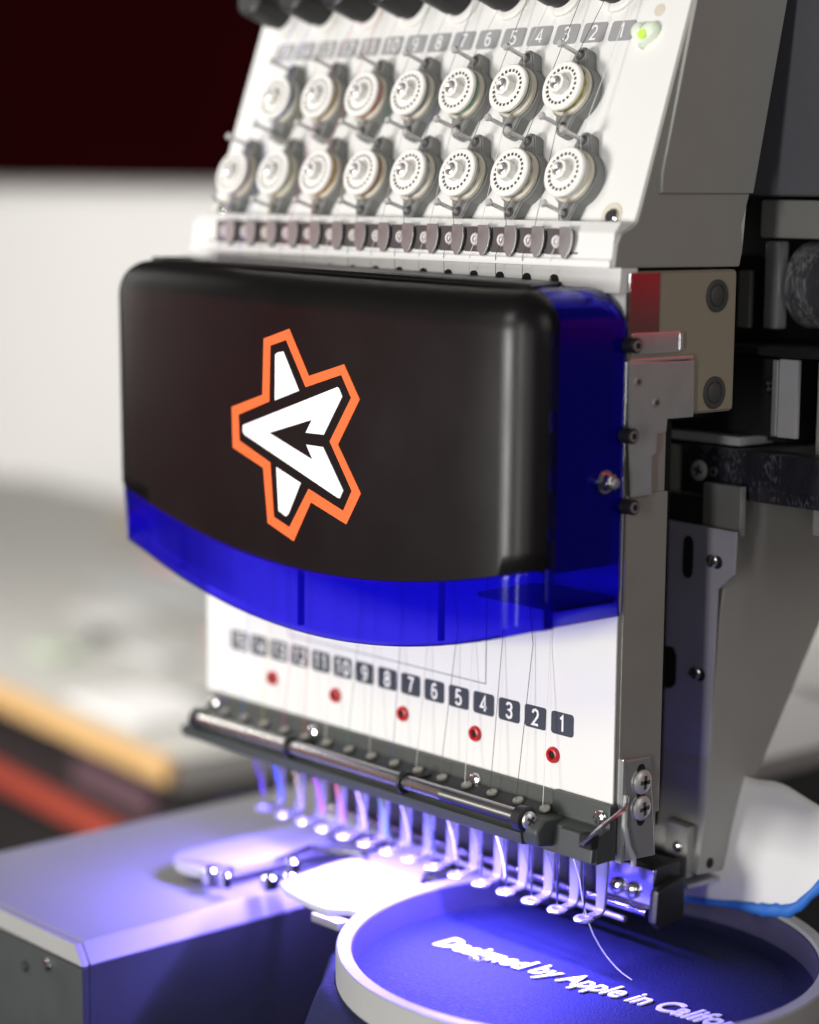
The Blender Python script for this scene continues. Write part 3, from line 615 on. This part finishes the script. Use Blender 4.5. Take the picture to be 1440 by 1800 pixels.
# ================================================================== threads
TC = [(.8, .8, .8), (.04, .04, .045), (.05, .05, .05), (.75, .75, .72), (.12, .10, .09), (.55, .55, .5), (.05, .09, .25), (.5, .5, .5), (.03, .25, .12), (.75, .70, .6), (.6, .1, .06), (.6, .04, .35), (.5, .45, .08), (.05, .16, .7), (.24, .05, .6)]
WORD = ['white', 'black', 'charcoal', 'off-white', 'brown', 'pale grey', 'navy', 'mid grey', 'green', 'cream', 'orange red', 'magenta', 'olive yellow', 'bright blue', 'violet']
for k in range(15):
    mat('thread_' + WORD[k].replace(' ', '_').replace('-', '_'), TC[k], .6)
    kb = KN[k]; X = -P*k; t = Vector((0, math.sin(cs), math.cos(cs)))
    pts = [on_panel(kb.x + 6 + (k % 3), 258, 3), kb + t*12.9 + NRM*7 + Vector((.9, 0, 0))]
    for a in (70, 40, 10, -20, -50, -75):
        a = math.radians(a); pts.append(kb + Vector((8.6*math.cos(a), 0, 0)) + t*(8.6*math.sin(a)) + NRM*7.4)
    pts += [kb - t*12.9 + NRM*8 + Vector((.9, 0, 0)), Vector((-1.6 - P*k + 2.6, -7.0, 169)), Vector((-4 - P*k, -7.2, 160)), Vector((-6 - P*k, -5, 153.5)), Vector((-6 - P*k, -2.6, 147)), Vector((X - 5, -2.4, 60)),
            Vector((X - 6 + (k*5 % 7), -1.6, 26)), Vector((X - 1.2, -8.4, -28.2)), Vector((X - .6, -6, -32)), Vector((X - .2, 4, -43)), Vector((X + .3, 9.5, -58)), Vector((X + .6, 11.0, -66.5))]
    if k == 0: pts += [Vector((1.2, 13.5, -74)), Vector((1.9, 15.5, -79)), Vector((3.4, 17.3, -83.2)), Vector((5.8, 18.4, -86.6)), Vector((9, 19, -89.2)), Vector((13, 19, -91)), Vector((18, 18.4, -91.8))]
    th_ = build(MB().tube(pts, [.12]*(len(pts) - (10 if k == 0 else 3)) + [.2]*(10 if k == 0 else 3), 5), 'sewing_thread', 'thread_' + WORD[k].replace(' ', '_').replace('-', '_'), None, (X, -2, 60))
    tag(th_, '%s sewing thread running down through clip and needle number %d' % (WORD[k], k + 1), 'thread', 'sewing threads of the needles')

# ================================================================== bed, hoop, garment
bd = empty('machine_bed', (-205, 100, -400))
tag(bd, 'long grey bed of the machine with a dark end panel and two screws', 'machine bed')
build(MB().prism([(-142.4, -103), (-147.5, -95), (-262, -95), (-267, -103)], -101, 420, 'y'), 'bed_lid', 'bed_paint', bd, bev=1.2)
build(MB().box(-266.6, -142.8, -101, 420, -400, -103.2), 'bed_body', 'bed_end', bd, bev=.6)
build(MB().prism([(-142.4, -103.5), (-142.4, -400), (-267, -400), (-267, -103.5)], -104.6, -101.2, 'y'), 'end_panel', 'bed_end', bd, bev=.8)
build(MB().prism([(-142.4, -103), (-147.5, -95.4), (-262, -95.4), (-267, -103)], -104.4, -101.1, 'y'), 'end_trim', 'bed_paint', bd, bev=.8)
screw(bd, 'end_screw', (-165, -104.6, -108), (0, -1, 0), 2.6, 'chrome'); screw(bd, 'end_screw', (-181, -104.6, -113), (0, -1, 0), 2.2, 'black_plastic')

HX, HY, ZR, ZF = 6.2, 6.0, -79.5, -92.5
hp_ = empty('embroidery_hoop', (HX, HY, ZF)); tag(hp_, 'round white embroidery hoop with side bracket below the needles', 'hoop')
def annulus(prof, seg=96):
    b = MB(); n = len(prof); vv = []; ff = []
    for k in range(seg):
        a = 2*math.pi*k/seg; vv += [(HX + r*math.cos(a), HY + r*math.sin(a), z) for r, z in prof]
    for k in range(seg):
        for j in range(n): ff.append((n*k + j, n*k + (j + 1) % n, n*((k + 1) % seg) + (j + 1) % n, n*((k + 1) % seg) + j))
    return b.add(vv, ff)
build(annulus([(81.6, ZR - .6), (82.2, ZR), (86.4, ZR), (87, ZR - .6), (87, ZF - 1), (81.6, ZF - 1)]), 'hoop_ring', 'hoop_white', hp_, ang=40)
ARM = [(-70.5, -29), (-78, -30), (-84, -35.6), (-93, -36), (-111, -33.5), (-120, -29.5), (-122, -20), (-124.5, 0), (-122, 45), (-116, 50), (-82, 8), (-79.5, -2)]
ha = build(MB().prism(ARM, ZR - 3.5, ZR - .8, 'z'), 'hoop_bracket', 'holder_white', hp_, bev=.6)
build(MB().box(-90, -74.5, -38.5, -33, ZR - 6.5, ZR - 3.2), 'bracket_catch', 'steel', ha, bev=.5)
build(MB().tube([(-137, -18, ZR + 1), (-140, 3, ZR + 1.4), (-124, 16, ZR), (-118, 14, ZR - .5)], 1.2, 8), 'bracket_spring', 'chrome', ha)
hd = empty('hoop_holder', (-175, 60, -88)); tag(hd, 'white round-ended holder arm lying over the grey bed', 'holder arm')
HP = [(-161, 130), (-161, -22)] + [(-177 + 16*math.cos(a), -20 - 13*math.sin(a)) for a in [math.pi*k/10 for k in range(11)]] + [(-193, 130)]
build(MB().prism(HP, -90.5, -87, 'z'), 'holder_arm', 'holder_white', hd, bev=1.2)
build(MB().prism([(-158, 130), (-158, -4), (-148.5, -4), (-148.5, 130)], -94.9, -90.8, 'z'), 'holder_rail', 'rail_grey', hd, bev=.6)
for x, y, r in ((-162, -31, 3.2), (-153, -30, 2.6), (-140, -18, 3.6), (-137, -10, 3.4), (-150, 2, 3)):
    build(MB().lathe([(r, -2.4), (r, 2.2), (r*.7, 3.2), (.05, 3.4)], (x, y, -88), (0, 0, 1), 16), 'holder_stud', 'chrome', hd)
build(MB().box(-170, -100, 34, 46, -90, -87), 'holder_cross', 'steel', hd, bev=.5)

gm = empty('garment', (HX, HY, -250)); tag(gm, 'dark blue cloth garment stretched in the hoop with white script', 'garment')
b = MB(); rows = []
for i in range(21):
    r = 81.4*i/20; rows.append([(HX + r*math.cos(a), HY + r*math.sin(a), ZF + .5*math.sin(a*3 + r*.05)*(r/82)*(1 - r/82) + (1.6*(max(0, r - 77)/4.4)**2)) for a in [2*math.pi*k/72 for k in range(73)]])
b.grid(rows); build(b, 'stretched_cloth', 'fabric', gm, ang=180)
b = MB(); rows = []
for i in range(26):
    f = i/25; row = []
    for k in range(145):
        a = 2*math.pi*k/144
        fold = math.sin(a*9 + 1.5*math.sin(a*2))*.6 + math.sin(a*17 + 1)*.3 + .2*math.sin(a*31)
        r = 87.4 + 12*math.sin(min(1, f*2.2)*math.pi/2) - 14*max(0, f - .45) + fold*9*min(1, f*1.6)
        z = ZF + 1.5 - 2*f - 160*max(0, f - .1)**1.15
        row.append((HX + r*math.cos(a), HY + r*math.sin(a), z))
    rows.append(row)
b.grid(rows); build(b, 'hanging_cloth', 'fabric', gm, ang=180)
build(annulus([(81.5, ZR - 1.2), (81.5, ZF + .8), (80.9, ZF + .4), (80.9, ZR - 1.4)]), 'wall_cloth', 'cloth_wall', gm, ang=40)
tm = text_mesh('Designed by Apple in California', 10.2, 'embroidery', .5, .022, .30, 'LEFT')
xs = [v_.co.x for v_ in tm.vertices]; wdt = (max(xs) - min(xs))*1000
s_ = 137/wdt; tm.transform(Matrix.Diagonal((s_, 1, 1, 1)))
lo = inst(tm, 'lettering', gm, (-55.5, -5.5, ZF + .55), (0, 0, math.radians(8.2)))
lo['label'] = 'white embroidered script line'

# white cloth with blue hem behind the arm
wc = empty('white_cloth', (20, 100, -85)); tag(wc, 'stiff white cloth with blue hem standing behind the hoop', 'cloth')
def interp(x, tab):
    for (a, za), (b_, zb_) in zip(tab, tab[1:]):
        if x <= b_: return za + (zb_ - za)*max(0, (x - a)/(b_ - a))
    return tab[-1][1]
BOT = [(-45, -87), (-13, -83.3), (15, -78.7), (27, -77.6), (39, -75.2), (44, -71), (51, -62), (75, -32)]
TOP = [(-45, -32), (14, -33.6), (22, -32.6), (26, -33), (41, -37), (60, -42), (75, -31)]
def wy(x, z): return 80 + 12*max(0, (z + 80)/46) + .0012*(x - 10)**2 - 2.5*math.sin(min(1, max(0, (z + 84)/55))*math.pi)
rows = []
for i in range(15):
    f = i/14; rows.append([(x, wy(x, z), z) for x in [-45 + 120*k/40 for k in range(41)] for z in [interp(x, BOT)*(1 - f) + interp(x, TOP)*f]])
o = build(MB().grid(rows), 'cloth_panel', 'white_cloth', wc, ang=180); sd = o.modifiers.new('thickness', 'SOLIDIFY'); sd.thickness = .0016; sd.offset = 1
rows = []
for i in range(7):
    a = math.pi*1.15*i/6 - .3
    rows.append([(x, wy(x, z) - 1.1 - (1.3 + .5*math.sin(k*1.7)*(x > 25))*math.sin(a), z + .4 - (.9 + max(0, min(1, (x - 10)/18))*1.3 + .35*math.sin(k*2.3)*(x > 22))*math.cos(a)) for k, x in enumerate([-45 + 120*j/60 for j in range(61)]) for z in [interp(x, BOT)]])
o = build(MB().grid(rows), 'hem', 'blue_trim', wc, ang=60); sd = o.modifiers.new('thickness', 'SOLIDIFY'); sd.thickness = .0008; sd.offset = 0

# ================================================================== background
fl_ = build(MB().box(-6000, 3000, -3000, 5000, -Z0 - 20, -Z0), 'floor', 'floor_dark', None, (0, 0, -Z0)); fl_['kind'] = 'structure'
wl = MB()
d = Vector((.74, .672, 0)); nrm = Vector((-.672, .74, 0))
# wall facing the camera, 2.9 m along the view
wc0 = Vector((499 - 732*2.9, -527 + 665*2.9, 0)); t_ = Vector((.9, .43, 0)).normalized()
def wbox(b, s0, s1, n0, n1, z0, z1):          # box in wall coordinates: s along, n towards the camera
    nn = Vector((t_.y, -t_.x, 0))
    vs_ = [wc0 + t_*s + nn*n_ + Vector((0, 0, z)) for z in (z0, z1) for n_ in (n0, n1) for s in (s0, s1)]
    return b.add(vs_, [(0, 2, 3, 1), (4, 5, 7, 6), (0, 1, 5, 4), (2, 6, 7, 3), (0, 4, 6, 2), (1, 3, 7, 5)])
wall = build(wbox(wl, -2500, 2500, -60, 0, -Z0, 1500), 'wall', 'wall_paint'); wall['kind'] = 'structure'
build(wbox(MB(), -95, -88, 0, 8, -300, 180), 'wall_joint', 'wall_paint', wall)
o = build(wbox(MB(), -1500, 300, 0, 60, 190, 1400), 'maroon_cabinet', 'maroon', None, None, 4)
tag(o, 'dark maroon hanging cabinet high on the white wall', 'cabinet')

# work table in front of the wall
tb = empty('work_table', (-1600, 700, -Z0)); tag(tb, 'pale work table with yellow wooden edge in the background', 'table')
TZ = -232; ex = Vector((.993, -.117, 0)).normalized(); ey = Vector((-ex.y, ex.x, 0)); T0 = Vector((-765, 378, 0))
def tbox(b, s0, s1, n0, n1, z0, z1):          # s along the front edge (0 at its right end), n away from the camera
    vs_ = [T0 + ex*s + ey*n_ + Vector((0, 0, z)) for z in (z0, z1) for n_ in (n0, n1) for s in (s0, s1)]
    return b.add(vs_, [(0, 2, 3, 1), (4, 5, 7, 6), (0, 1, 5, 4), (2, 6, 7, 3), (0, 4, 6, 2), (1, 3, 7, 5)])
build(tbox(MB(), -1900, 15, 6, 600, TZ - 24, TZ), 'table_top', 'table_top', tb, bev=1)
build(tbox(MB(), -1900, 15, -6, 5.5, TZ - 19, TZ + .5), 'edge_strip', 'table_edge', tb, bev=2)
for s, n_ in ((-30, 40), (-1860, 40), (-30, 560), (-1860, 560)): build(tbox(MB(), s - 25, s + 25, n_ - 25, n_ + 25, -Z0, TZ - 25), 'leg', 'dark_box', tb, bev=2)
build(tbox(MB(), -1800, -60, 30, 60, TZ - 62, TZ - 26), 'apron', 'dark_box', tb, bev=2)
def item(name, s, n_, w_, d_, h, mt, label, cat):
    s -= 1.3*n_       # the table top in view slants away to the left
    b = tbox(MB(), s - w_/2, s + w_/2, n_ - d_/2, n_ + d_/2, TZ + .6, TZ + .6 + h)
    tag(build(b, name, mt, None, None, min(4, h*.4)), label, cat)
item('paper_sheet', -60, 60, 120, 80, 4, 'paper', 'white paper stack near the front edge of the work table', 'paper')
item('grey_spool', -205, 150, 26, 22, 14, 'grey_item', 'small dark grey object lying on the work table', 'spool')
item('pink_box', 20, 240, 46, 30, 16, 'pink_item', 'small pink box on the work table beside the machine', 'box')
item('pattern_sheet', -150, 330, 190, 100, 3, 'grey_plastic', 'grey pattern sheet lying flat on the work table', 'sheet')
item('cardboard_box', -300, 500, 70, 50, 22, 'cardboard', 'tan cardboard box at the back of the work table', 'box')
for i_, (nm, mt_, s0, n0, w0, d0, h0, lb_, ct_) in enumerate([
    ('ruler', 'grey_item', -100, 250, 120, 10, 3, 'dark ruler lying across the middle of the work table', 'ruler'),
    ('envelope', 'paper', -210, 220, 90, 60, 3, 'pale envelope beside the small dark grey object', 'envelope'),
    ('tape_roll', 'pink_item', -190, 400, 30, 30, 12, 'pale pink tape roll further back on the work table', 'tape'),
    ('notepad', 'paper', -80, 440, 110, 80, 9, 'white notepad near the back of the work table', 'notepad'),
    ('green_box', 'green_item', -240, 90, 50, 34, 8, 'pale green flat box on the left of the work table', 'box'),
    ('tool_tray', 'grey_plastic', -90, 160, 80, 34, 7, 'grey tool tray behind the white paper stack', 'tray'),
    ('scissors_case', 'grey_item', 10, 110, 34, 16, 6, 'dark grey slim case at the right of the work table', 'case')]):
    item(nm, s0, n0, w0, d0, h0, mt_, lb_, ct_)
# shelf with things under the table
sh = build(tbox(MB(), -900, 15, 0, 16, TZ - 92, TZ - 77), 'red_rail', 'red_paint', None, None, 3); tag(sh, 'orange red metal rail running below the work table', 'rail')
b_ = build(tbox(MB(), -600, 40, 18, 120, TZ - 200, TZ - 30), 'dark_crate', 'dark_box', None, None, 3); tag(b_, 'dark crate standing under the work table', 'crate')
b_ = build(tbox(MB(), -165, -35, 8, 17, TZ - 62, TZ - 36), 'plum_cloth', 'plum', None, None, 5); tag(b_, 'folded plum coloured cloth on the dark crate', 'cloth')
b_ = build(tbox(MB(), 44, 66, 20, 60, TZ - 70, TZ - 30), 'blue_tin', 'blue_item', None, None, 4); tag(b_, 'small blue tin beside the end of the work table', 'tin')
b_ = build(tbox(MB(), 70, 96, 20, 60, TZ - 78, TZ - 34), 'pink_tin', 'plum', None, None, 4); tag(b_, 'dusky pink tin next to the small blue tin', 'tin')
# things seen behind the arm on the right
b_ = build(wbox(MB(), 455, 900, 90, 170, -680, -415), 'mauve_bundle', 'mauve_cloth', None, None, 40); tag(b_, 'mauve fabric bundle far behind the machine arm', 'fabric bundle')
b_ = build(wbox(MB(), 555, 900, 90, 170, -409, -345), 'white_carton', 'paper', None, None, 8); tag(b_, 'white carton standing far behind the machine arm', 'carton')
# unseen red block added at right for red reflections in the metalwork
b_ = build(MB().box(900, 1500, 1150, 1700, 78, 700), 'red_reflector', 'red_reflector', None, (1200, 1400, 78), 8); tag(b_, 'unseen red block added to mirror in the metal flank plates', 'cabinet')

b_ = build(MB().box(-1650, -1150, -960, -930, -200, 420), 'red_reflector_left', 'red_reflector', None, (-1400, -945, -200), 2); b_.rotation_euler.z = math.radians(-55); tag(b_, 'red banner added unseen to tint the black front cover by reflection', 'reflector')  # unseen red panel added for the reddish reflection on the cover
